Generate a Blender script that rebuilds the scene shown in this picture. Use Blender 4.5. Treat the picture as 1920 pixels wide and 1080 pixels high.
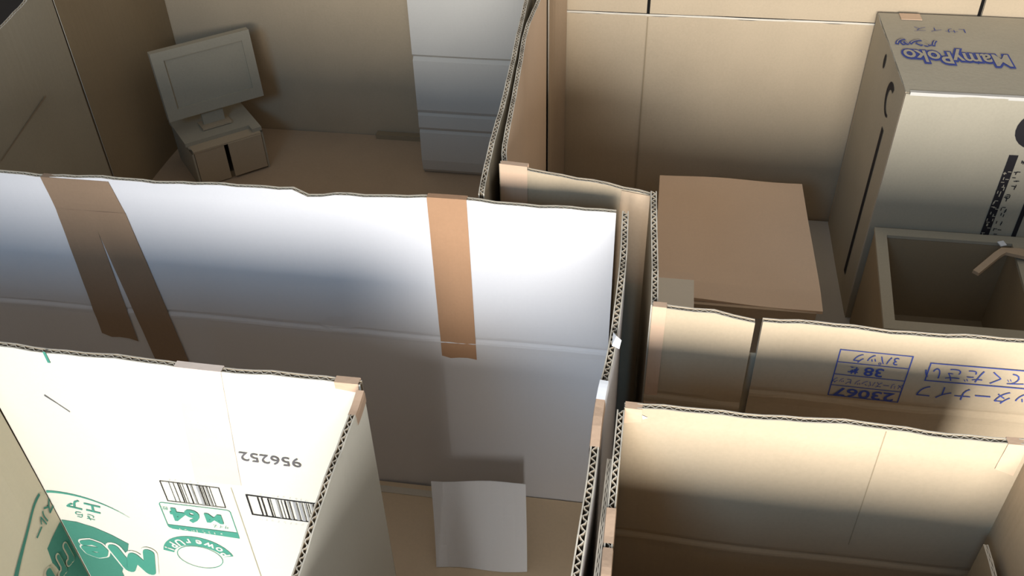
import bpy, math, random
from mathutils import Vector, Matrix
random.seed(7)
sc = bpy.context.scene
for o in list(bpy.data.objects): bpy.data.objects.remove(o)
S = 1.5                      # build units -> metres (applied once, at the end)

# ------------------------------------------------------------------ camera
H = .8
cam_d = bpy.data.cameras.new('camera'); cam_d.lens = 1750/1920*36; cam_d.sensor_width = 36
cam_d.clip_start = .01; cam_d.clip_end = 60
cam = bpy.data.objects.new('camera', cam_d); sc.collection.objects.link(cam)
dn = Vector((60, -2110, -1750)).normalized()
Zc = -dn; Yc = Vector((350, 1450, -1750)); Yc = (Yc - Zc*Yc.dot(Zc)).normalized(); Xc = Yc.cross(Zc)
R3 = Matrix((Xc, Yc, Zc))
cam.matrix_world = Matrix.Translation((0, 0, H*S)) @ R3.to_4x4()
sc.camera = cam

# ------------------------------------------------------------------ world, window light, exposure
w = bpy.data.worlds.new('world'); sc.world = w; w.use_nodes = True
w.node_tree.nodes['Background'].inputs[0].default_value = (1.0, .97, .93, 1)
w.node_tree.nodes['Background'].inputs[1].default_value = .215

def area(name, loc, target, sx, sy, power, col, spread=180):
    d = bpy.data.lights.new(name, 'AREA'); d.shape = 'RECTANGLE'; d.size = sx*S; d.size_y = sy*S
    d.energy = power; d.color = col; d.spread = math.radians(spread)
    o = bpy.data.objects.new(name, d); sc.collection.objects.link(o)
    o.location = Vector(loc)*S
    o.rotation_euler = (Vector(target)-Vector(loc)).to_track_quat('-Z', 'Y').to_euler()
    return o
area('window_light', (.16, -1.25, .79), (.31, .6, .22), .80, .60, 19.5, (1.0, .98, .94), 66)
area('window_light_cool', (-.55, -1.1, 1.30), (-.45, .6, .35), .5, .5, 15, (.30, .62, 1.0))
sc.view_settings.view_transform = 'Standard'; sc.view_settings.look = 'None'
sc.view_settings.exposure = .45; sc.view_settings.gamma = 1; sc.view_settings.use_curve_mapping = False

# ------------------------------------------------------------------ materials
def mat(name, col, rough=.85, mottle=.10, fluted=.25, spec=.2, col2=None):
    m = bpy.data.materials.new(name); m.use_nodes = True
    nt = m.node_tree; b = nt.nodes['Principled BSDF']
    b.inputs['Roughness'].default_value = rough; b.inputs['Specular IOR Level'].default_value = spec
    tc = nt.nodes.new('ShaderNodeTexCoord')
    n = nt.nodes.new('ShaderNodeTexNoise'); n.inputs['Scale'].default_value = 9; n.inputs['Detail'].default_value = 6
    nt.links.new(tc.outputs['Object'], n.inputs['Vector'])
    mp = nt.nodes.new('ShaderNodeMapping'); mp.inputs['Scale'].default_value = (120, 120, 2.5)
    nt.links.new(tc.outputs['Object'], mp.inputs['Vector'])
    n2 = nt.nodes.new('ShaderNodeTexNoise'); n2.inputs['Scale'].default_value = 1; n2.inputs['Detail'].default_value = 2
    nt.links.new(mp.outputs[0], n2.inputs['Vector'])
    n3 = nt.nodes.new('ShaderNodeTexNoise'); n3.inputs['Scale'].default_value = 260; n3.inputs['Detail'].default_value = 3
    nt.links.new(tc.outputs['Object'], n3.inputs['Vector'])
    mx = nt.nodes.new('ShaderNodeMix'); mx.data_type = 'RGBA'
    c2 = col2 or tuple(c*(1-2.2*mottle) for c in col)
    mx.inputs[6].default_value = (*c2, 1); mx.inputs[7].default_value = (*[min(1, c*(1+.6*mottle)) for c in col], 1)
    ad = nt.nodes.new('ShaderNodeMath'); ad.operation = 'ADD'; ad.inputs[1].default_value = 0
    m1 = nt.nodes.new('ShaderNodeMath'); m1.operation = 'MULTIPLY_ADD'; m1.inputs[1].default_value = .55; 
    m2 = nt.nodes.new('ShaderNodeMath'); m2.operation = 'MULTIPLY'; m2.inputs[1].default_value = .45
    nt.links.new(n3.outputs[0], m2.inputs[0]); nt.links.new(n.outputs[0], m1.inputs[0]); nt.links.new(m2.outputs[0], m1.inputs[2])
    nt.links.new(m1.outputs[0], mx.inputs[0]); nt.links.new(mx.outputs[2], b.inputs['Base Color'])
    bp = nt.nodes.new('ShaderNodeBump'); bp.inputs['Strength'].default_value = fluted; bp.inputs['Distance'].default_value = .0012
    nt.links.new(n2.outputs[0], bp.inputs['Height']); nt.links.new(bp.outputs[0], b.inputs['Normal'])
    return m
M = {
 'kraft': mat('kraft_cardboard', (.53, .42, .29)),
 'kraft_warm': mat('warm_kraft_cardboard', (.54, .40, .275)),
 'kraft_grey': mat('greyish_kraft_cardboard', (.46, .41, .315)),
 'kraft_dark': mat('dull_and_shaded_kraft', (.36, .28, .18)),  # dull kraft; also carries painted shade on a dim wall and in the corridor
 'white': mat('white_lined_cardboard', (.72, .71, .73), mottle=.03, fluted=.2),
 'cream': mat('cream_printed_cardboard', (.86, .83, .72), mottle=.04, fluted=.1),
 'tan': mat('tan_board', (.88, .66, .48), mottle=.06, fluted=.05),
 'edge': mat('torn_paper_edge', (.66, .60, .50), mottle=.05, fluted=0),
 'flute': mat('flute_paper', (.34, .27, .19), mottle=.05, fluted=0),
 'tape': mat('brown_packing_tape', (.47, .27, .155), rough=.38, mottle=.08, fluted=.35, spec=.45),
 'tape_pale': mat('faded_packing_tape', (.66, .46, .32), rough=.4, mottle=.05, fluted=.3, spec=.4),
 'tape_brown': mat('dull_brown_packing_tape', (.33, .225, .15), rough=.42, mottle=.1, fluted=.4, spec=.4),
 'paper': mat('white_paper', (.90, .91, .94), mottle=.02, fluted=.05),
 'blue': mat('blue_ink', (.065, .09, .33), mottle=.1, fluted=0),
 'green': mat('green_ink', (.09, .37, .27), mottle=.08, fluted=0),
 'black': mat('black_ink', (.025, .022, .025), mottle=.1, fluted=0),
 'grey': mat('grey_ink', (.16, .15, .16), mottle=.1, fluted=0),
 'pale': mat('pale_greyish_board', (.92, .84, .70), mottle=.05, fluted=.05),
 'column': mat('light_grey_board', (.62, .59, .54), mottle=.05, fluted=.2),
 'cream_shade_fold': mat('cream_in_shade_and_fold', (.56, .51, .39), mottle=.05, fluted=.1),  # same cream board with the side panel's shade in its colour; also the fold
 'green_shade': mat('green_ink_in_shade', (.055, .20, .155), mottle=.1, fluted=0),  # same green ink, darkened with the side panel's shade
 'green_mid': mat('shaded_green_ink', (.085, .30, .22), mottle=.1, fluted=0),
 'tan_floor': mat('tan_floor_board', (.76, .60, .41), mottle=.08, fluted=.1),
 'light_grey': mat('pale_grey_ink', (.42, .42, .43), mottle=.05, fluted=0),
 'tape_overlit': mat('overlit_packing_tape', (.88, .74, .64), rough=.4, mottle=.03, fluted=.3, spec=.4),  # packing tape with strong light put into its colour
 'dark': mat('dark_floor', (.030, .024, .020), rough=.6, mottle=.3, fluted=0),
}

# ------------------------------------------------------------------ object helpers
C = sc.collection
def obj(name, verts, faces, m, parent=None, label=None, smooth=False):
    me = bpy.data.meshes.new(name); me.from_pydata([tuple(v) for v in verts], [], faces); me.update()
    mats = m if isinstance(m, (list, tuple)) else [m]
    for k in mats: me.materials.append(M[k])
    if smooth:
        for p in me.polygons: p.use_smooth = True
    o = bpy.data.objects.new(name, me); C.objects.link(o)
    if parent:
        o.parent = parent
        top = parent
        while top.parent: top = top.parent
        me.transform(Matrix.Translation(-Vector(top['base'])))
    if label: o['label'] = label
    return o
def thing(name, label, cat, base, group=None):
    o = bpy.data.objects.new(name, None); C.objects.link(o); o.location = base; o['base'] = list(base)
    o.empty_display_size = .03
    o['label'] = label; o['category'] = cat
    if group: o['group'] = group
    return o

class Bag:
    def __init__(s): s.v = []; s.f = []; s.mi = []
    def quad_grid(s, rows, mi=0, flip=False):
        b = len(s.v); nr = len(rows); nc = len(rows[0])
        for r in rows: s.v += [tuple(p) for p in r]
        for i in range(nr-1):
            for j in range(nc-1):
                q = (b+i*nc+j, b+i*nc+j+1, b+(i+1)*nc+j+1, b+(i+1)*nc+j)
                s.f.append(q[::-1] if flip else q); s.mi.append(mi)
    def box(s, c, u, v, n, mi=0):   # c = corner, u v n edge vectors
        c, u, v, n = map(Vector, (c, u, v, n)); b = len(s.v)
        s.v += [tuple(c+a*u+e*v+g*n) for g in (0, 1) for e in (0, 1) for a in (0, 1)]
        for q in ((0, 2, 3, 1), (4, 5, 7, 6), (0, 1, 5, 4), (2, 6, 7, 3), (0, 4, 6, 2), (1, 3, 7, 5)):
            s.f.append(tuple(b+i for i in q)); s.mi.append(mi)
    def build(s, name, m, parent=None, label=None, smooth=False):
        o = obj(name, s.v, s.f, m, parent, label, smooth)
        for p, k in zip(o.data.polygons, s.mi): p.material_index = k
        return o

class Panel:
    """One sheet of corrugated board: two liners on a path in plan, fluted core showing along the cut edge."""
    def __init__(s, path, top, z0=0, t=.0046, folds=(), bulge=.0012, seed=0, step=.012, period=.0062, tilt=0):
        s.pts = [Vector(p) for p in path]; s.t = t; s.folds = folds; s.bulge = bulge; s.seed = seed
        s.cum = [0]
        for a, b in zip(s.pts, s.pts[1:]): s.cum.append(s.cum[-1]+(b-a).length)
        s.L = s.cum[-1]; s.z0 = z0; s.top = top if isinstance(top, (list, tuple)) else [(0, top), (1, top)]
        s.step = step; s.period = period; s.tilt = tilt
    def plan(s, a):
        a = max(-1e-6, min(s.L+1e-6, a))
        for i in range(len(s.pts)-1):
            if a <= s.cum[i+1] or i == len(s.pts)-2: break
        l = s.cum[i+1]-s.cum[i]; f = (a-s.cum[i])/l
        P = s.pts
        if len(P) > 2:      # Catmull-Rom for wavy sheets
            p0 = P[i-1] if i > 0 else P[0]*2-P[1]; p3 = P[i+2] if i+2 < len(P) else P[-1]*2-P[-2]
            p1, p2 = P[i], P[i+1]
            q = .5*((2*p1)+(p2-p0)*f+(2*p0-5*p1+4*p2-p3)*f*f+(3*p1-p0-3*p2+p3)*f**3)
            d = .5*((p2-p0)+2*(2*p0-5*p1+4*p2-p3)*f+3*(3*p1-p0-3*p2+p3)*f*f)
        else:
            q = P[i].lerp(P[i+1], f); d = P[i+1]-P[i]
        d = d.normalized(); return q, Vector((d.y, -d.x))
    def ztop(s, a):
        u = a/s.L
        for (u0, z0), (u1, z1) in zip(s.top, s.top[1:]):
            if u <= u1 or (u1, z1) == tuple(s.top[-1]):
                f = max(0, min(1, (u-u0)/(u1-u0) if u1 > u0 else 0)); z = z0+(z1-z0)*f; break
        return z + .0008*math.sin(a*61+s.seed)+.0005*math.sin(a*173+s.seed*3)
    def surf(s, a, z, side=1, off=0):
        q, n = s.plan(a)
        k = s.seed
        d = s.bulge*(math.sin(a*17+k)*math.sin(z*13+k*2)+.4*math.sin(a*41+k*5+z*9))
        for zf in s.folds:
            d -= .0010*math.exp(-((z-zf)/.0022)**2) - .0006*math.exp(-((z-zf+.005)/.003)**2)
        d += s.tilt*(z-s.z0)
        d += side*s.t/2 + (off if side > 0 else -off)
        return Vector((q.x+n.x*d, q.y+n.y*d, z))
    def build(s, name, parent, front='kraft', back='kraft', edge='edge', label=None, core=True):
        e = .0009; b = Bag()
        na = max(2, int(s.L/s.step)+1); A = [s.L*i/(na-1) for i in range(na)]
        zt = max(z for _, z in s.top)
        Z = [s.z0, zt-.03, zt-.008, zt]; k = s.z0
        while k < zt: Z.append(k); k += .03
        for zf in s.folds: Z += [zf-.012, zf-.007, zf-.005, zf-.0025, zf-.0012, zf, zf+.0012, zf+.0025, zf+.005]
        Z = sorted(z for z in set(round(z, 5) for z in Z) if s.z0 <= z <= zt)
        def zz(a, z): return s.z0+(z-s.z0)*(s.ztop(a)-s.z0)/(zt-s.z0)
        mi = {1: 0, -1: 1}
        for side in (1, -1):
            outer = [[s.surf(a, zz(a, z), side) for a in A] for z in Z]
            inner = [[s.surf(a, zz(a, z), side, -e) for a in A] for z in Z]
            b.quad_grid(outer, mi[side], flip=(side < 0)); b.quad_grid(inner, mi[side], flip=(side > 0))
            b.quad_grid([outer[-1], inner[-1]], 2, flip=(side < 0))
            for col in (0, -1):
                b.quad_grid([[r[col] for r in outer], [r[col] for r in inner]], 2)
            b.quad_grid([outer[0], inner[0]], 2)
        if core:
            n = int(s.L/(s.period/4)); hh = s.t/2-e; zb = .022
            lo = []; 
            for i in range(n+1):
                a = s.L*i/n; ph = math.sin(2*math.pi*a/s.period+.6*math.sin(a*37+s.seed))
                tri = max(-1, min(1, ph*1.25))
                q, nn = s.plan(a); p = s.surf(a, s.ztop(a)-.0003, 1, -s.t/2)
                lo.append((p, nn, tri*(hh-.0004)))
            for dz0, dz1 in ((0, zb),):
                tpa = [p+Vector((nn.x, nn.y, 0))*(d+.00035) for p, nn, d in lo]
                tpb = [p+Vector((nn.x, nn.y, 0))*(d-.00035) for p, nn, d in lo]
                dwa = [p-Vector((0, 0, zb)) for p in tpa]; dwb = [p-Vector((0, 0, zb)) for p in tpb]
                b.quad_grid([tpa, tpb], 2); b.quad_grid([dwa, tpa], 3); b.quad_grid([tpb, dwb], 3)
        s.o = b.build(name, [front, back, edge, 'flute'], parent, label)
        return s.o
    # thin layer glued on a face: corners (a, z) tl tr br bl
    def patch(s, corners, side, m, name='tape', off=.0005, nu=4, nv=14, label=None, parent=None, ragged=0, wrap=0):
        tl, tr, br, bl = [Vector(c) for c in corners]; rows = []
        for i in range(nv+1):
            f = i/nv; l = tl.lerp(bl, f); r = tr.lerp(br, f); row = []
            for j in range(nu+1):
                p = l.lerp(r, j/nu)
                z = p.y+(ragged*math.sin(j*2.6+s.seed) if i == nv else 0)
                row.append(s.surf(p.x, z, side, off+.00015*math.sin(i*1.9+j)))
            rows.append(row)
        if wrap:  # fold over the top edge
            rows = [[s.surf(Vector(tl).lerp(Vector(tr), j/nu).x, tl.y-wrap, -side, off) for j in range(nu+1)],
                    [s.surf(Vector(tl).lerp(Vector(tr), j/nu).x, s.ztop(tl.x)+off, -side, off) for j in range(nu+1)],
                    [s.surf(Vector(tl).lerp(Vector(tr), j/nu).x, s.ztop(tl.x)+off, side, off) for j in range(nu+1)]]+rows[1:]
        b = Bag(); b.quad_grid(rows, 0)
        return b.build(name, m, parent or s.o, label, smooth=False)
    def poly(s, faces2d, side, m, name, off=.0006, label=None, parent=None):
        v = []; f = []
        for pl in faces2d:
            b = len(v); v += [s.surf(a, z, side, off) for a, z in pl]; f.append(tuple(range(b, b+len(pl))))
        return obj(name, v, f, m, parent or s.o, label)

def glyphs(txt, size, offset=0, bold=0, shear=0):
    c = bpy.data.curves.new('t', 'FONT'); c.body = txt; c.size = size; c.align_x = 'CENTER'; c.align_y = 'CENTER'
    c.offset = offset; c.shear = shear; c.resolution_u = 3
    o = bpy.data.objects.new('t', c); C.objects.link(o)
    dg = bpy.context.evaluated_depsgraph_get(); dg.update()
    ev = o.evaluated_get(dg); me = ev.to_mesh()
    v = [(p.co.x, p.co.y) for p in me.vertices]; f = [tuple(p.vertices) for p in me.polygons]
    ev.to_mesh_clear(); bpy.data.objects.remove(o); bpy.data.curves.remove(c)
    return v, f
def write(place, txt, size, m, parent, name='printed_text', rot=0, sx=1, offset=0, shear=0, arc=0, label=None, squash=1):
    v, f = glyphs(txt, size, offset, shear=shear)
    if not f: return None
    ca, sa = math.cos(rot), math.sin(rot); P = []
    for x, y in v:
        x *= sx; y *= squash
        if arc:
            th = x/arc; x, y = (arc+y)*math.sin(th), (arc+y)*math.cos(th)-arc
        P.append(place(x*ca-y*sa, x*sa+y*ca))
    return obj(name, P, f, m, parent, label)
def on_panel(p, a, z, side, off=.0007):
    return lambda x, y: p.surf(a+x*side, z+y, side, off) if False else p.surf(a+(x if side > 0 else -x), z+y, side, off)

def frame_lines(a0, z0, a1, z1, w_):   # rectangle outline as four bars
    return [[(a0, z0), (a1, z0), (a1, z0+w_), (a0, z0+w_)], [(a0, z1-w_), (a1, z1-w_), (a1, z1), (a0, z1)],
            [(a0, z0), (a0+w_, z0), (a0+w_, z1), (a0, z1)], [(a1-w_, z0), (a1, z0), (a1, z1), (a1-w_, z1)]]
def rect(a0, z0, a1, z1): return [(a0, z0), (a1, z0), (a1, z1), (a0, z1)]

# rows of print too small to read
def marks(P, a0, z0, a1, z1, n, ht, m, seed, off=.0010, vert=False):
    rr = random.Random(seed); q = []
    for i in range(n):
        f = (i+rr.uniform(.1, .4))/n; a = a0+(a1-a0)*f; z = z0+(z1-z0)*f
        for k in range(3):
            da, dz = rr.uniform(-.4, .4)*ht, rr.uniform(-.4, .4)*ht; w1, h1 = (ht*.45, ht*.12) if rr.random() < .5 else (ht*.12, ht*.45)
            q.append(rect(a+da-w1/2, z+dz-h1/2, a+da+w1/2, z+dz+h1/2))
    return P.poly(q, 1, m, 'printed_marks', off=off)
def slab(name, x0, y0, x1, y1, z0, z1, m, parent, label=None):
    b = Bag(); b.box((x0, y0, z0), (x1-x0, 0, 0), (0, y1-y0, 0), (0, 0, z1-z0)); return b.build(name, m, parent, label)

# ------------------------------------------------------------------ setting
fl = slab('floor', -4, -2.2, 4, 5, -.02, 0, 'dark', None); fl['kind'] = 'structure'

# ------------------------------------------------------------------ room 2: white lined walls
white = thing('cardboard_box', 'tall open cardboard box with bright white lined back wall and brown tape strips', 'cardboard box', (-.3, .45, 0))
x0 = -.775
A = Panel([(x0, .612), (-.020, .612)], [(0, .371), (.30, .369), (.60, .3735), (.645, .3735), (.663, .3655), (.69, .3695), (.78, .374), (1, .3735)],
          folds=(.222,), seed=1.3, bulge=.0012)
A.build('panel', white, 'white', 'kraft_grey', label='white lined wall panel')
def ax(x): return x-x0
A.patch([(ax(-.515), .3705), (ax(-.452), .3705), (ax(-.452+.006), .335), (ax(-.515+.003), .335)], 1, 'tape_brown', off=.0007, nv=4, label='wide overlapping brown tape', wrap=.008)
A.patch([(ax(-.512), .337), (ax(-.479), .337), (ax(-.4800), .182), (ax(-.519+.003), .186)], 1, 'tape_brown', off=.0009, ragged=.002)
A.patch([(ax(-.4805), .337), (ax(-.446), .337), (ax(-.431), .120), (ax(-.4660), .118)], 1, 'tape_brown', off=.0011)
A.patch([(ax(-.1735), .3738), (ax(-.1405), .3738), (ax(-.1400), .199), (ax(-.1725), .199)], 1, 'tape', off=.0007, ragged=.0015, wrap=.006, label='orange brown tape strip')
# side wall running to the camera
B = Panel([(-.0125, .610), (-.011, .55), (-.012, .46), (-.0165, .40), (-.0165, .34), (-.0185, .28), (-.02, .245)],
          [(0, .3745), (.99, .373), (1, .373)], seed=2.2, bulge=.0006, t=.0052)
B.build('panel', white, 'kraft_dark', 'white', label='long side wall panel with fluted edge')  # dark face: corridor shade painted into the board colour
B2 = Panel([(-.0075, .37), (-.0085, .25)], .362, seed=4, bulge=.0004, t=.003)
B2.build('flap', white, 'kraft', 'kraft')
F2 = Panel([(-.160, .235), (-.036, .235)], .373, seed=5); F2.build('panel', white, 'kraft', 'white')  # unseen front wall, its right end cut short to let a light strip in
F3 = Panel([(-.775, .405), (-.452, .405)], .373, seed=5.7); F3.build('panel', white, 'kraft', 'kraft')  # unseen panel added to shade the lower left of the white wall
# tape over the cut edge of the side wall and two torn bits
def edge_wrap(P, a0, a1, m, drop=.02, name='tape', label=None, dz=.0006, off=.0006):
    rows = []
    n = 5
    for i in range(n+1):
        a = a0+(a1-a0)*i/n; zt = P.ztop(a)+dz
        rows.append([P.surf(a, zt-drop, 1, off), P.surf(a, zt-.003, 1, off), P.surf(a, zt, 1, off*.3), P.surf(a, zt, -1, off*.3), P.surf(a, zt-.003, -1, off), P.surf(a, zt-drop*.8, -1, off)])
    b = Bag(); b.quad_grid(rows, 0); return b.build(name, m, P.o, label)
edge_wrap(B, .204, .242, 'tape_pale', .012)
edge_wrap(B, .188, .205, 'paper', .010, 'paper_scrap', 'torn white paper on the edge', dz=.001)
obj('paper_scrap', [(-.0125, .467, .3755), (-.0065, .461, .3745), (-.0075, .455, .372), (-.0125, .455, .3745), (-.010, .461, .378)],
    [(0, 1, 4), (1, 2, 4), (2, 3, 4), (3, 0, 4)], 'paper', B.o)
slab('bottom_panel', -.155, .24, -.02, .4050, .0005, .004, 'tan_floor', white); slab('bottom_panel', -.775, .4075, -.02, .608, .0005, .004, 'tan_floor', white)
b = Bag(); b.box((-.30, .594, .004), (.155, -.0015, 0), (0, .008, 0), (0, 0, .0012)); b.build('crease', 'edge', white, 'pale folded crease strip')

# ------------------------------------------------------------------ upper left room
ul = thing('cardboard_box', 'large dim open cardboard box at upper left holding the toy computer desk', 'cardboard box', (-.45, .96, 0))
P = Panel([(-.772, 1.318), (-.150, 1.318)], .62, seed=3.1, bulge=.002, t=.0045); P.build('panel', ul, 'kraft', 'kraft')
P = Panel([(-.770, 1.052), (-.769, 1.315)], .62, seed=6.1, bulge=.0015); P.build('panel', ul, 'kraft_dark', 'kraft')  # dimness of this wall put into a darker board colour
PL = Panel([(-.768, .628), (-.771, 1.049)], [(0, .27), (.73, .342), (.89, .354), (1, .375)], seed=7.7, bulge=.0015); PL.build('panel', ul, 'kraft_grey', 'kraft')
PL.poly([[(.225, .215), (.226, .2165), (.345, .240), (.345, .2375)]], 1, 'flute', 'crease', off=.0022, label='dark crease line')
PR = Panel([(-.131, .622), (-.134, .66), (-.1365, .76), (-.141, .86), (-.1455, .93), (-.149, 1.00), (-.15, 1.10), (-.15, 1.315)], .3735, seed=8.2, bulge=.0006, t=.0048)
PR.build('panel', ul, 'kraft_grey', 'kraft', label='wavy side wall panel')
slab('bottom_panel', -.768, .625, -.15, 1.314, .0005, .004, 'kraft_warm', ul)
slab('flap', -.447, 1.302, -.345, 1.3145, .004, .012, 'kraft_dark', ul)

# creased column
col = thing('cardboard_column', 'tall pale creased cardboard column standing against the back of the dim room', 'column', (-.25, 1.235, .004))
prof = [(1.214, .005), (1.209, .012), (1.206, .03), (1.2075, .078), (1.210, .082), (1.206, .088), (1.2065, .108), (1.2085, .112), (1.2055, .118), (1.204, .198), (1.209, .2025), (1.203, .208), (1.2, .36), (1.198, .50)]
b = Bag()
b.quad_grid([[(-.344+.004*(z-.1)*10*.2, y, z), (-.25, y-.001, z), (-.156, y, z)] for y, z in prof], 0)
b.quad_grid([[(-.156, y, z), (-.156, 1.300, z)] for y, z in prof], 0)
b.quad_grid([[(-.344+.004*(z-.1)*10*.2, 1.300, z), (-.344+.004*(z-.1)*10*.2, y, z)] for y, z in prof], 0)
b.quad_grid([[(-.156, 1.300, z), (-.344+.004*(z-.1)*10*.2, 1.300, z)] for y, z in prof], 0)
b.build('folded_panel', 'column', col)
slab('top_panel', -.340, 1.20, -.158, 1.298, .497, .5, 'kraft_grey', col)

# computer desk, turned 41 degrees
ang = math.radians(41); u = Vector((math.cos(ang), math.sin(ang), 0)); v = Vector((-math.sin(ang), math.cos(ang), 0)); up = Vector((0, 0, 1))
D0 = Vector((-.679, 1.124, .004))          # front left foot
desk = thing('toy_desk', 'small handmade cardboard desk in the far corner under the cardboard monitor', 'desk', tuple(D0))
wD, dD, hD = .113, .108, .064
def dbox(name, a, d, z, la, ld, lz, m, parent, label=None):
    b = Bag(); b.box(D0+u*a+v*d+up*z, u*la, v*ld, up*lz); return b.build(name, m, parent, label)
dbox('side_panel', 0, 0, 0, .003, dD, hD, 'kraft_grey', desk); dbox('side_panel', wD-.003, 0, 0, .003, dD, hD, 'kraft_grey', desk)
dbox('back_panel', .003, dD-.003, 0, wD-.006, .003, hD, 'kraft_grey', desk)
dbox('front_panel', .004, .001, .002, .046, .003, hD-.004, 'kraft', desk)
dbox('front_panel', .056, -.002, .004, .053, .003, hD-.006, 'kraft', desk)
dbox('plinth', .003, .006, 0, wD-.006, .002, .010, 'kraft_dark', desk)
dbox('lower_top', 0, 0, hD-.003, wD, .03, .003, 'kraft', desk)
b = Bag()
b.box(D0+u*-.002+v*.021+up*hD, u*(wD-.012), v*(dD-.021), up*.006)
b.box(D0+u*(wD-.014)+v*.006+up*hD, u*.015, v*(dD-.006), up*.006)
b.build('desktop', 'kraft_grey', desk)

# monitor
mon = thing('toy_monitor', 'handmade cardboard computer monitor standing on the small desk', 'monitor', tuple(D0+u*.055+v*.07+up*(hD+.006)))
Mc = D0+u*.056+v*.060+up*(hD+.006)
tl = math.radians(4)
mu = u; mv = (up*math.cos(tl)+v*math.sin(tl)); mn = mu.cross(mv).normalized()  # mn faces away from the desk front
if mn.dot(v) > 0: mn = -mn
def mbox(name, a, h, n0, la, lh, ln, m, parent, label=None):
    b = Bag(); b.box(Mc+mu*a+mv*h+mn*n0, mu*la, mv*lh, mn*ln); return b.build(name, m, parent, label)
mw = .150; mh = .108; m0 = -.066; mz = .026
body = mbox('screen_body', m0, mz, 0, mw, mh, .010, 'kraft_grey', mon)
b = Bag(); fw = .017
for a, h, la, lh in ((m0, mz, mw, fw), (m0, mz+mh-.014, mw, .014), (m0, mz+fw, fw, mh-fw-.014), (m0+mw-.014, mz+fw, .014, mh-fw-.014)):
    b.box(Mc+mu*a+mv*h+mn*.010, mu*la, mv*lh, mn*.003)
b.build('screen_frame', 'kraft_grey', mon)
mbox('neck', -.016, 0, -.002, .034, mz+.01, .006, 'kraft_grey', mon)
mbox('foot', -.022, 0, -.012, .046, .003, .030, 'kraft', mon)

# ------------------------------------------------------------------ upper right room
ur = thing('cardboard_box', 'big open cardboard box at upper right with upright back flaps and printed front wall', 'cardboard box', (.2, .8, 0))
Pl = Panel([(-.1175, .667), (-.124, .70), (-.129, .78), (-.1335, .86), (-.1375, .92), (-.136, 1.0), (-.1345, 1.062)], .3735, seed=9.1, bulge=.0006, t=.0045)
Pl.build('panel', ur, 'tan', 'kraft')  # paler tan in place of light from the right on this wall
Pk = Panel([(-.1325, 1.072), (-.130, 1.11), (-.119, 1.153)], .46, seed=3.3, bulge=.0003); Pk.build('panel', ur, 'kraft_warm', 'kraft')
Pb = Panel([(-.125, 1.157), (.66, 1.157)], .3015, seed=2.7, bulge=.0015); Pb.build('panel', ur, 'kraft', 'kraft', core=False)
for a, c, z0_, nm, dy in ((-.124, -.0145, .3040, 1.1, 0), (-.0105, .3835, .3040, 2.1, 0), (.3880, .66, .3040, 3.1, -.003)):
    Pf = Panel([(a, 1.1585+dy), (c, 1.1585+dy)], .47, z0=z0_, seed=nm, bulge=.0006, tilt=-.03); Pf.build('flap', ur, 'kraft', 'kraft')
b = Bag(); b.quad_grid([[Pb.surf(a*.0395, .3015, 1, .0002), Pb.surf(a*.0395, .3035, 1, -.0005)] for a in range(20)], 0); b.build('crease', 'edge', ur, 'pale fold line')
b = Bag(); b.box((-.0133, 1.1532, .04), (.0016, 0, 0), (0, .0008, 0), (0, 0, .26)); b.build('seam', 'kraft_dark', ur)
Pg = Panel([(-.1225, .668), (-.05, .661), (.008, .650)], [(0, .376), (.45, .370), (.8, .366), (1, .3655)], seed=1.9, bulge=.001)
Pg.build('panel', ur, 'kraft', 'kraft')
Pg.patch([(.001, .3755), (.024, .3745), (.024, .30), (.001, .30)], 1, 'tape_pale', wrap=.006, nv=4)
Pg.patch([(.105, .366), (.1305, .3655), (.1305, .27), (.100, .27)], 1, 'kraft_warm', 'flap', off=.0012, nv=4)
Pf_ = Panel([(.0143, .5045), (.0130, .55), (.0105, .60), (.0085, .648)], .3700, seed=6.6, bulge=.0004, t=.0050, period=.0066)
Pf_.build('panel', ur, 'kraft', 'kraft_dark')  # corridor-side face darkened to hold the shade of the gap
Pe1 = Panel([(.0125, .503), (.0835, .501)], [(0, .3725), (.6, .3705), (1, .3655)], seed=4.4, bulge=.0006, folds=(.2865,)); Pe1.build('panel', ur, 'kraft', 'kraft')
Pe2 = Panel([(.0890, .503), (.66, .503)], .3665, seed=5.2, bulge=.0010, folds=(.2985,)); Pe2.build('panel', ur, 'kraft', 'kraft', label='front wall panel with blue print')
def ex(x): return x-.0890
Pe1.patch([(.0005, .3715), (.010, .3712), (.010, .20), (.0005, .20)], 1, 'tape_pale', wrap=.004)
b = Bag(); b.box((.0825, .5045, .10), (.009, 0, 0), (0, .0006, 0), (0, 0, .233)); b.build('tape', 'kraft_grey', ur)
slab('bottom_panel', .018, .509, .66, 1.152, .0005, .004, 'column', ur)
slab('bottom_panel', -.130, .672, .016, 1.152, .0005, .004, 'kraft_grey', ur)
Pr = Panel([(.662, .503), (.662, 1.157)], .3735, seed=7); Pr.build('panel', ur, 'kraft', 'kraft')
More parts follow.
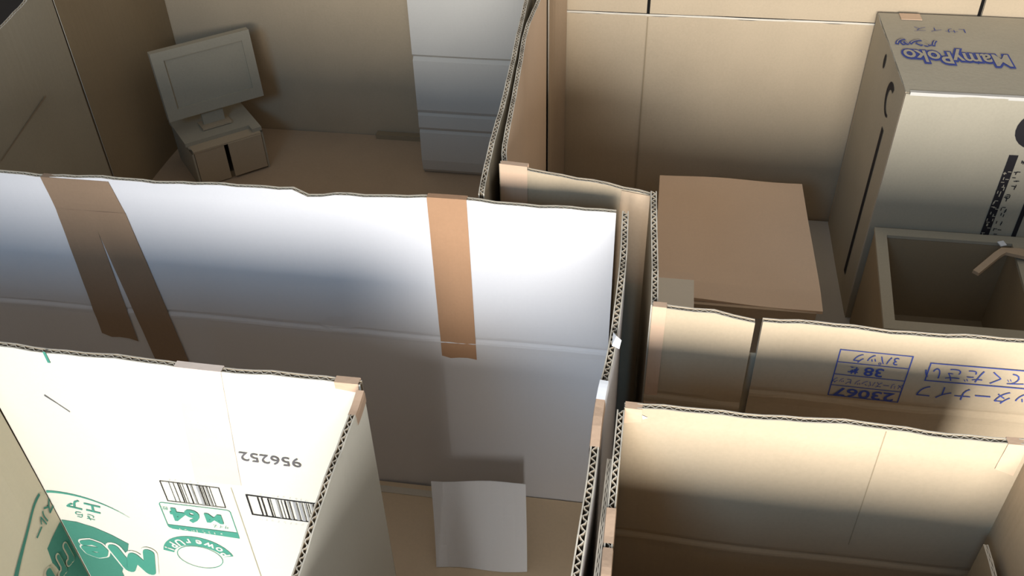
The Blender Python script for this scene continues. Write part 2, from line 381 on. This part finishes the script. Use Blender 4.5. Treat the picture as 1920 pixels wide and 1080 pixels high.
# blue print, upside down
UD = math.pi
Pe2.poly(frame_lines(ex(.1440), .3020, ex(.1930), .3480, .0008)+[rect(ex(.1440), z, ex(.1930), z+.0007) for z in (.3355, .3235, .3125)], 1, 'blue', 'printed_table', label='blue ruled label box')
def T(x, z, txt, size, m='blue', **k): return write(on_panel(Pe2, ex(x), z, 1), txt, size, m, Pe2.o, rot=UD, **k)
T(.1685, .3073, '23067', .0115, sx=1.45, offset=.0002); T(.1685, .3183, 'メリーズパンツ ビッグ', .0062, sx=.78)
T(.1645, .3297, '38', .0115, sx=1.2, offset=.0002).location.x += .006; T(.1565, .3297, '枚', .0072, offset=.0002); T(.169, .3420, '3パック', .0100, sx=.9)
Pe2.poly(frame_lines(ex(.2050), .3260, ex(.330), .3435, .0009), 1, 'blue', 'printed_frame')
T(.2365, .3348, 'でください', .0135, sx=1.02, offset=-.0001)
T(.2470, .3170, 'カッターナイフ', .0140, sx=.94, offset=-.0001)
Pe2.poly([[(ex(.127)+.005*math.cos(t*.5), .2700+.004*math.sin(t*.5)) for t in range(13)]], 1, 'black', 'printed_dot')
M_SMALL = [rect(ex(.1405+i*.0042), .2690, ex(.1405+i*.0042+.0008+.0018*(i % 2)), .2705+.003*(i % 3)) for i in range(8)]; Pe2.poly(M_SMALL, 1, 'grey', 'printed_marks')

# table
tb = thing('toy_table', 'flat tan cardboard table in the upper right room', 'table', (.115, .93, .004))
b = Bag()
nx, ny = 10, 10
for s_, zz_ in ((0, .130), (1, .126)):
    rows = [[(.0195+.183*i/nx+(.0025 if j == 0 and i == 0 else 0)-.002*(j/ny)*(i/nx)+.0, .809+.242*j/ny-.007*i/nx*(0 if j else 1), zz_+.0012*math.sin(i*.7+j*.5)-(.003*(1-j) if j < 1 else 0)) for i in range(nx+1)] for j in range(ny+1)]
    b.quad_grid(rows, 0, flip=bool(s_))
    if not s_: R0 = rows
    else:
        for k in (0, -1): b.quad_grid([rows[k], R0[k]], 0, flip=(k == -1))
        for k in (0, -1): b.quad_grid([[r[k] for r in rows], [r[k] for r in R0]], 0, flip=(k == 0))
b.build('table_top', 'tan', tb)
slab('edge_strip', .028, .800, .196, .804, .112, .1255, 'kraft_warm', tb, 'folded front strip')
for xx in (.032, .125, .185):
    slab('leg', xx, .835, xx+.010, .845, .004, .1235, 'kraft_dark', tb); slab('leg', xx, 1.02, xx+.010, 1.03, .004, .1235, 'kraft_dark', tb)

# small cabinet
ch = thing('toy_cabinet', 'small pale cardboard block at the near left corner of the tan table', 'cabinet', (.04, .766, .004))
slab('body', .0180, .720, .0600, .7965, .004, .168, 'kraft_grey', ch)
b = Bag(); b.box((.0176, .719, .168), (.0428, 0, 0), (0, .066, 0), (0, 0, .003)); b.build('top_panel', 'pale', ch)
b = Bag(); b.box((.0176, .7855, .168), (.0428, 0, 0), (0, .0115, 0), (0, 0, .0022)); b.build('folded_strip', 'tan', ch, 'darker folded strip')

# printed carton
mp = thing('printed_carton', 'closed cardboard carton with blue lettering on top and black print on its sides', 'carton', (.45, 1.045, .004))
X0, X1, Y0, Y1, ZT = .266, .66, .942, 1.148, .3207
XR = .655
front = Panel([(X0, Y0+.002), (XR, Y0+.002)], ZT-.002, z0=.004, seed=3, bulge=.0008, t=.004); front.build('panel', mp, 'kraft_grey', 'kraft', core=False)
left = Panel([(X0+.002, Y1), (X0+.002, Y0+.004)], ZT-.002, z0=.004, seed=2, bulge=.0003, t=.004); left.build('panel', mp, 'kraft_grey', 'kraft', core=False)
slab('panel', X0, Y1-.004, XR, Y1, .004, ZT-.003, 'kraft', mp)
slab('panel', XR, Y0, XR+.003, Y1, .004, ZT-.003, 'kraft', mp)
def top_surf(x, y, off=0): return Vector((x, y, ZT+off+.0008*math.sin(x*30)*math.sin((y-Y0)*16)))
b = Bag(); rows = [[top_surf(X0+(XR-X0)*i/16, Y0+(Y1-Y0)*j/8) for i in range(17)] for j in range(9)]
b.quad_grid(rows); b.quad_grid([[p-Vector((0, 0, .003)) for p in r] for r in rows], flip=True)
b.build('flap', 'kraft_grey', mp)
b = Bag(); b.quad_grid([[top_surf(X0+.004+(XR-X0-.004)*i/16, Y0-.0005, .0008+.0003*math.sin(i*1.3)) for i in range(17)],
                        [top_surf(X0+.004+(XR-X0-.004)*i/16, Y0+.0045, .0006) for i in range(17)]], 0, flip=False)
b.quad_grid([[(X0+.004+(XR-X0-.004)*i/16, Y0-.0005, ZT-.003) for i in range(17)], [top_surf(X0+.004+(XR-X0-.004)*i/16, Y0-.0005, .0008) for i in range(17)]], 0)
b.build('crease', 'column', mp, 'pale worn front fold')
tp = lambda cx, cy, o=.0008: (lambda x, y: top_surf(cx-x, cy-y, o))
def TT(cx, cy, txt, size, m, o=.0008, **k): return write(tp(cx, cy, o), txt, size, m, mp, **k)
TT(.334, 1.030, 'MamyPoko', .0300, 'blue', .0008, sx=.85, offset=.0032, squash=1.35)
TT(.334, 1.030, 'MamyPoko', .0300, 'kraft_grey', .0014, sx=.85, offset=.0006, squash=1.35, label='hollow letter filling')
TT(.296, 1.066, 'パンツ', .0190, 'blue', .0007, sx=.85, offset=.0016)
TT(.296, 1.066, 'パンツ', .0190, 'kraft_grey', .0013, sx=.85, offset=-.0001)

TT(.329, 1.104, 'Lサイズ', .0140, 'blue', .0008, sx=1.25, offset=-.0002)
b = Bag(); b.box((.290, 1.128, ZT+.0008), (.024, 0, 0), (0, .018, 0), (0, 0, .0005)); b.build('paper_scrap', 'tape_pale', mp)
# front print
fx = lambda x: x-X0
ring = []
def ringpoly(cx, cz, r0, r1, t0, t1, n=24, sh=0):
    out = []
    for i in range(n):
        a, c = t0+(t1-t0)*i/n, t0+(t1-t0)*(i+1)/n
        wa = r1-(r1-r0)*(.25+.75*abs(math.sin(a/2+.4+sh))); wc = r1-(r1-r0)*(.25+.75*abs(math.sin(c/2+.4+sh)))
        out.append([(cx+r1*math.cos(a), cz+r1*math.sin(a)), (cx+r1*math.cos(c), cz+r1*math.sin(c)), (cx+wc*math.cos(c), cz+wc*math.sin(c)), (cx+wa*math.cos(a), cz+wa*math.sin(a))])
    return out
front.poly(ringpoly(fx(.4095), .285, .0130, .0235, math.radians(80), math.radians(440)), 1, 'black', 'printed_ring')
front.poly([rect(fx(.405), .270, fx(.415), .292)], 1, 'black', 'printed_mark')
front.poly([rect(fx(.3890), .135, fx(.3985), .253)], 1, 'black', 'printed_bar')
marks(front, fx(.3937), .232, fx(.3937), .140, 10, .0080, 'kraft_grey', 4, off=.0012)
marks(front, fx(.4045), .245, fx(.4045), .140, 11, .0085, 'black', 5)
front.poly([rect(fx(.423), .13, fx(.428), .20)], 1, 'black', 'printed_bar')
# left side print
la = lambda y: Y1-y
left.poly([[(la(1.060)+.005*math.cos(t*.5236), .299+.0090*math.sin(t*.5236)) for t in range(12)]], 1, 'black', 'printed_drop')
left.poly(ringpoly(la(1.000), .281, .011, .020, math.radians(60), math.radians(300)), 1, 'black', 'printed_ring')
left.poly([rect(la(1.000), .035, la(.990), .247)], 1, 'black', 'printed_bar')

# bathtub made from a box, with a tap
tub = thing('toy_bathtub', 'open box made into a bathtub with a flat rim beside the printed carton', 'bathtub', (.345, .85, .004))
o_ = [(.2545, .757), (.421, .757), (.435, .936), (.270, .936)]
i_ = [(.2675, .771), (.4055, .771), (.4185, .922), (.2815, .922)]
zt = .150
b = Bag()
for zr, fl_ in ((zt, False), (zt-.004, True)):
    for k in range(4):
        k2 = (k+1) % 4
        b.quad_grid([[(*o_[k], zr), (*o_[k2], zr)], [(*i_[k], zr), (*i_[k2], zr)]], 0, flip=fl_)
for k in range(4):
    k2 = (k+1) % 4
    b.quad_grid([[(*o_[k], zt-.004), (*o_[k2], zt-.004)], [(*o_[k], zt), (*o_[k2], zt)]], 0)
    b.quad_grid([[(*i_[k2], zt-.004), (*i_[k], zt-.004)], [(*i_[k2], zt), (*i_[k], zt)]], 0)
b.build('rim', 'kraft_grey', tub)
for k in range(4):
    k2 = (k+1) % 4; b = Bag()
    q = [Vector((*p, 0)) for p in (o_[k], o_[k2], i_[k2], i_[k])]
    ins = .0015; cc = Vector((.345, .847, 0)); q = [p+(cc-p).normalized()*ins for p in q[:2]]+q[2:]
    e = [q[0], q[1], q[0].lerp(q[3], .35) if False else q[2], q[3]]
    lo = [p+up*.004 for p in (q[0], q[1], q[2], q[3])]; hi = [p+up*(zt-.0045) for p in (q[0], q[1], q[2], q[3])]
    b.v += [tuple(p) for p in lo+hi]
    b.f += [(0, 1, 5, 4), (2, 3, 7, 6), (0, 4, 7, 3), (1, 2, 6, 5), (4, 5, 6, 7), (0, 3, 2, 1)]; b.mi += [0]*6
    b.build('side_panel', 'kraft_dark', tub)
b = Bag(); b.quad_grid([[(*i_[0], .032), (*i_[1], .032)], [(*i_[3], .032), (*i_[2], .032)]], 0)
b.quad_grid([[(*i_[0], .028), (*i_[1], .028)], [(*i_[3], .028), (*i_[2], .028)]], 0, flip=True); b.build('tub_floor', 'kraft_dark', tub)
b = Bag(); pth = [Vector((.440, .896, .154)), Vector((.418, .896, .158)), Vector((.400, .895, .160)), Vector((.392, .888, .159)), Vector((.366, .862, .152))]
ra = []; 
for k, p in enumerate(pth):
    d = (pth[min(k+1, 4)]-pth[max(k-1, 0)]); d.z = 0; d.normalize(); nrm = Vector((-d.y, d.x, 0)); wd = (.009, .007, .0045, .0038, .0036)[k]
    ra.append([p+nrm*wd, p-nrm*wd, p-nrm*wd-up*.004, p+nrm*wd-up*.004, p+nrm*wd])
b.quad_grid(ra); b.f += [(0, 1, 2, 3), (20, 23, 22, 21)]; b.mi += [0, 0]
b.build('tap', 'kraft_warm', tub, 'bent cardboard tap')
b = Bag(); b.box((.404, .914, zt+.0005), (.007, .003, 0), (-.002, .008, 0), (0, 0, .001)); b.build('tape', 'paper', tub, 'small whitish tape bit')

# ------------------------------------------------------------------ lower left box: printed cream carton board
cb = thing('cardboard_box', 'open box at lower left with cream printed inside, green logo and barcodes', 'cardboard box', (-.3, .25, 0))
cx0 = -.446
Cp = Panel([(cx0, .4015), (-.1695, .4015)], [(0, .3765), (.5, .373), (1, .3735)], seed=.6, bulge=.0010); Cp.build('panel', cb, 'cream', 'kraft', label='cream back panel with print')
def cx(x): return x-cx0
Cr = Panel([(-.1680, .394), (-.1670, .34), (-.1655, .28), (-.163, .20), (-.163, .08)], .3725, seed=2.9, bulge=.0005, t=.0045); Cr.build('panel', cb, 'kraft', 'cream')
Cr.patch([(.002, .371), (.013, .371), (.013, .02), (.002, .02)], 1, 'kraft_warm', 'tape', off=.0006)
Cl = Panel([(-.481, .08), (-.453, .330), (-.449, .399)], .3735, seed=8.8, bulge=.0008, t=.0045); Cl.build('panel', cb, 'cream_shade_fold', 'kraft', label='cream side panel carrying the rest of the logo')  # front colour is the cream board with shade painted in
Cp.patch([(cx(-.296), .3735), (cx(-.263), .3735), (cx(-.275), .254), (cx(-.312), .252)], 1, 'tape_overlit', off=.0006, wrap=.006, label='pale packing tape strip, brightness painted in')
Cp.patch([(cx(-.1865), .3737), (cx(-.1705), .3737), (cx(-.1705), .366), (cx(-.1865), .368)], 1, 'tape_pale', off=.0007, nv=3, wrap=.004)
edge_wrap(Cr, .0, .020, 'tape_pale', .012)
slab('bottom_panel', -.44, .08, -.17, .398, .0005, .004, 'kraft', cb)
def TC(x, z, txt, size, m, **k): return write(on_panel(Cp, cx(x), z, 1, .0010), txt, size, m, Cp.o, rot=UD, **k)
TC(-.2455, .290, '956252', .0135, 'grey', sx=1.15)
def barcode(x0_, z0_, x1_, z1_, fw, seed, sw=1):
    r = random.Random(seed); q = frame_lines(cx(x0_), z0_, cx(x1_), z1_, fw); g = []; a = x0_+.007*sw
    while a < x1_-.006:
        wdt = r.choice((.0004, .0005, .0009))*sw; q.append(rect(cx(a), z0_+fw, cx(a+wdt), z1_-fw)); a += wdt+r.choice((.0008, .0016, .0030))*sw
        if r.random() < .4: w2 = r.choice((.0010, .0018))*sw; g.append(rect(cx(a), z0_+fw, cx(a+w2), z1_-fw)); a += w2+.0006
    o = Cp.poly(q, 1, 'black', 'barcode', off=.0007)
    Cp.poly(g, 1, 'light_grey', 'barcode', off=.0006, label='paler bars'); return o
barcode(-.3415, .2235, -.2940, .2480, .0007, 3); barcode(-.2740, .2195, -.2050, .2445, .0013, 5, 1.25)
marks(Cp, cx(-.335), .2505, cx(-.300), .2505, 6, .0022, 'light_grey', 6); marks(Cp, cx(-.262), .2475, cx(-.222), .2475, 9, .0022, 'light_grey', 7); marks(Cp, cx(-.268), .2160, cx(-.222), .2160, 10, .0022, 'light_grey', 8)
# M 64 label
def rrect(a0, z0, a1, z1, r, n=4):
    out = []
    for cxx, czz, t0 in ((a1-r, z1-r, 0), (a0+r, z1-r, 90), (a0+r, z0+r, 180), (a1-r, z0+r, 270)):
        for i in range(n+1):
            t = math.radians(t0+90*i/n); out.append((cxx+r*math.cos(t), czz+r*math.sin(t)))
    return out
def outline(pl, wd, closed=True):
    cxm = sum(p[0] for p in pl)/len(pl); czm = sum(p[1] for p in pl)/len(pl); out = []
    n = len(pl)
    for i in range(n if closed else n-1):
        a, c = pl[i], pl[(i+1) % n]
        d = math.hypot(c[0]-a[0], c[1]-a[1]) or 1; nx_, nz_ = -(c[1]-a[1])/d*wd, (c[0]-a[0])/d*wd
        out.append([a, c, (c[0]+nx_, c[1]+nz_), (a[0]+nx_, a[1]+nz_)])
    return out
Cp.poly(outline(rrect(cx(-.350), .1885, cx(-.2915), .2210, .003), .0007), 1, 'green', 'printed_frame')
Cp.poly([[(cx(-.350), .1930), (cx(-.347), .1880), (cx(-.2915), .1850), (cx(-.2915), .1925)]], 1, 'green', 'printed_band', off=.0006)
TC(-.3075, .2085, 'M', .0150, 'green', sx=1.3, offset=.0006); TC(-.3310, .2085, '64', .0210, 'green', sx=1.15, offset=.0008); TC(-.346, .2145, '枚', .0050, 'green'); TC(-.304, .1985, 'サイズ', .0045, 'green')
marks(Cp, cx(-.340), .1893, cx(-.302), .1887, 8, .0034, 'cream', 9)
# arch badge
ac, az = -.3325, .1535
arch = []
for i in range(20):
    t, t2 = math.radians(172-i*8), math.radians(172-(i+1)*8)
    arch.append([(cx(ac)+.0215*math.cos(t), az+.0145*math.sin(t)), (cx(ac)+.0215*math.cos(t2), az+.0145*math.sin(t2)), (cx(ac)+.0305*math.cos(t2), az+.0265*math.sin(t2)), (cx(ac)+.0305*math.cos(t), az+.0265*math.sin(t))])
Cp.poly(arch, 1, 'green', 'printed_arch', off=.0006)
Cp.poly(outline([(cx(ac)+.0195*math.cos(t*.2618), az-.001+.0150*math.sin(t*.2618)) for t in range(24)], .0006), 1, 'green', 'printed_oval')
for k, chh in enumerate('PowerUP!'):
    t = math.radians(22+k*19.5)
    write(on_panel(Cp, cx(ac+.026*math.cos(t)), az+.0203*math.sin(t), 1, .0010), chh, .0110, 'cream', Cp.o, rot=t+math.pi/2, offset=.0003)
# logo block across the corner: green banner with pale outlined letters
bn = [(.001, .1805), (cx(-.432), .1800), (cx(-.418), .1755), (cx(-.405), .1680), (cx(-.393), .1585), (cx(-.400), .1400), (cx(-.412), .1150), (cx(-.412), .060), (.001, .060)]
Cp.poly([bn], 1, 'green_mid', 'printed_banner', off=.0005)
def strokes(paths, w_):
    out = []
    for pl in paths:
        for (ax_, az_), (bx_, bz_) in zip(pl, pl[1:]):
            d = math.hypot(bx_-ax_, bz_-az_) or 1e-6; nx_, nz_ = -(bz_-az_)/d*w_, (bx_-ax_)/d*w_
            out.append([(ax_+nx_, az_+nz_), (bx_+nx_, bz_+nz_), (bx_-nx_, bz_-nz_), (ax_-nx_, az_-nz_)])
        for px_, pz_ in pl: out.append([(px_+w_*math.cos(t*.5236), pz_+w_*math.sin(t*.5236)) for t in range(12)])
    return out
LET = {'M': [[(-.42, -.5), (-.25, .5), (0, -.2), (.25, .5), (.42, -.5)]],
       'e': [[(-.38, .02), (.38, .02), (.30, .33), (0, .48), (-.30, .33), (-.42, 0), (-.30, -.33), (0, -.48), (.33, -.36)]],
       'r': [[(-.2, -.45), (-.2, .45)], [(-.2, .15), (.05, .42), (.3, .38)]], 'i': [[(0, -.45), (0, .30)], [(0, .62), (0, .66)]],
       's': [[(.3, .35), (0, .48), (-.28, .28), (0, .02), (.28, -.22), (0, -.46), (-.3, -.33)]]}
def letter(P, ch_, a, z, sx_, sz_, w_, m, bg):   # upside down on the panel
    g = [[(a-x*sx_, z-y*sz_) for x, y in pl] for pl in LET[ch_]]
    P.poly(strokes(g, w_*1.45), 1, bg, 'printed_outline', off=.0010); P.poly(strokes(g, w_), 1, m, 'printed_text', off=.0016)
letter(Cp, 'M', cx(-.3925), .1375, .037, .027, .0050, 'green', 'cream')
letter(Cp, 'e', cx(-.4270), .1460, .022, .019, .0034, 'green', 'cream')
Cl_len = Cl.L
Cl.poly([[(Cl_len-.001, .180), (Cl_len-.02, .177), (Cl_len-.09, .150), (Cl_len-.09, .05), (Cl_len-.001, .05)]], 1, 'green_shade', 'printed_banner', off=.0005)
for chh, dd, z in (('r', .013, .1480), ('r', .031, .1480), ('i', .046, .1480), ('e', .062, .146), ('s', .084, .146)):
    letter(Cl, chh, Cl_len-dd, z, .016, .020, .0030, 'green_shade', 'cream_shade_fold')
# leaf marks at the corner
# arc line and kana
arcl = []
for i in range(18):
    t, t2 = math.radians(40+i*4.4), math.radians(40+(i+1)*4.4); r = .060
    arcl.append([(cx(-.434)+r*1.15*math.cos(t), .158+r*.97*math.sin(t)), (cx(-.434)+r*1.15*math.cos(t2), .158+r*.97*math.sin(t2)),
                 (cx(-.434)+(r+.0003+.0035*i/18)*1.15*math.cos(t2), .158+(r+.0003+.0035*i/18)*.97*math.sin(t2)), (cx(-.434)+(r+.0003+.0035*i/18)*1.15*math.cos(t), .158+(r+.0003+.0035*i/18)*.97*math.sin(t))])
Cp.poly([[(max(.001, a), z) for a, z in q] for q in arcl], 1, 'green', 'printed_arc')
write(on_panel(Cp, cx(-.4180), .2040, 1), 'エア', .0155, 'green', Cp.o, rot=UD-.18, offset=.0003)
write(on_panel(Cp, cx(-.4210), .1905, 1), 'さら', .0095, 'green', Cp.o, rot=UD-.2)
write(on_panel(Cl, Cl_len-.018, .200, 1), 'スルー', .0155, 'green_shade', Cl.o, rot=UD+.25, offset=.0003)
arcl = []
for i in range(20):
    t, t2 = math.radians(95+i*5), math.radians(95+(i+1)*5); r = .062
    arcl.append([(Cl_len-.0+r*1.1*math.cos(t), .158+r*math.sin(t)), (Cl_len+r*1.1*math.cos(t2), .158+r*math.sin(t2)), (Cl_len+(r+.003)*1.1*math.cos(t2), .158+(r+.003)*math.sin(t2)), (Cl_len+(r+.003)*1.1*math.cos(t), .158+(r+.003)*math.sin(t))])
Cl.poly(arcl, 1, 'green_shade', 'printed_arc')
Cp.poly([rect(cx(-.3885), .3655, cx(-.3865), .3760)], 1, 'green', 'printed_mark')
# pen scratches
Cp.poly([[(cx(-.404), .331), (cx(-.397), .324), (cx(-.390), .316), (cx(-.3895), .3165), (cx(-.397), .325), (cx(-.4035), .3325)]], 1, 'grey', 'scratch')
Cp.poly([[(cx(-.2845), .250), (cx(-.2838), .250), (cx(-.2838), .02), (cx(-.2845), .02)]], 1, 'cream_shade_fold', 'crease', label='faint vertical fold')

# ------------------------------------------------------------------ lower right box
db = thing('cardboard_box', 'plain open cardboard box at lower right with taped corners and empty inside', 'cardboard box', (.11, .32, 0))
Dp = Panel([(-.0010, .4055), (.2395, .4060)], [(0, .3720), (.5, .3735), (1, .3720)], seed=5.5, bulge=.0014, folds=(.2440,), period=.0058); Dp.build('panel', db, 'kraft', 'kraft')
Dl = Panel([(-.0035, .26), (-.0035, .33), (-.0030, .401)], .3715, seed=1.1, bulge=.0004, t=.0048, period=.0058); Dl.build('panel', db, 'kraft', 'kraft_dark')
Dr = Panel([(.2405, .4075), (.2405, .245)], .3720, seed=1.6, bulge=.0006, t=.0048); Dr.build('panel', db, 'kraft', 'kraft')
Df = Panel([(-.020, .240), (.243, .240)], .3730, seed=2.6); Df.build('panel', db, 'kraft', 'kraft')  # unseen front wall, extended past the box to keep light out of the corridor
Di = Panel([(.2285, .3850), (.2292, .262)], .300, seed=4.1, bulge=.0005, t=.0030); Di.build('flap', db, 'kraft_dark', 'kraft')
slab('bottom_panel', 0, .246, .237, .403, .0005, .004, 'kraft', db)
Dp.patch([(.0005, .3720), (.0112, .3722), (.0112, .3600), (.0005, .3580)], 1, 'tape_pale', nv=4, off=.0006, wrap=.003, label='small orange tape piece')
Dp.patch([(.2250, .3722), (.2360, .3720), (.2360, .345), (.2240, .350)], 1, 'tape_pale', nv=4, off=.0006, wrap=.003)
Dp.poly([[(.0114, .3668), (.0150, .3652), (.0120, .3632)]], 1, 'paper', 'paper_scrap', off=.0008)
Dp.poly([[(.1560, .372), (.1566, .372), (.1570, .26), (.1564, .26)]], 1, 'kraft_dark', 'crease', off=.0003)
edge_wrap(Dl, .043, .066, 'tape_pale', .012); edge_wrap(Dl, .018, .040, 'tape_pale', .012)

# ------------------------------------------------------------------ blank sheet standing on the floor
sh = Bag()
pb = [Vector((-.1715, .511, .0045)), Vector((-.0825, .518, .0045))]; pt = [Vector((-.183, .563, .0715)), Vector((-.0895, .565, .0805))]
rows = [[pb[0].lerp(pb[1], i/8).lerp(pt[0].lerp(pt[1], i/8), j/8)+Vector((0, .0015*math.sin(i*.8+j*.5), 0)) for i in range(9)] for j in range(9)]
sh.quad_grid(rows); sh.quad_grid([[p+Vector((0, .0006, 0)) for p in r] for r in rows], flip=True)
so = sh.build('paper_sheet', 'paper', smooth=False)
so['label'] = 'white sheet of paper propped up in front of the white lined wall'; so['category'] = 'paper'

# ------------------------------------------------------------------ to metres
done = set()
for o in list(sc.objects):
    if o.type == 'MESH':
        if o.data.name not in done:
            done.add(o.data.name); o.data.transform(Matrix.Scale(S, 4)); o.data.update()
        o.location *= S
    elif o.type == 'EMPTY':
        o.location *= S
    if 'base' in o: del o['base']
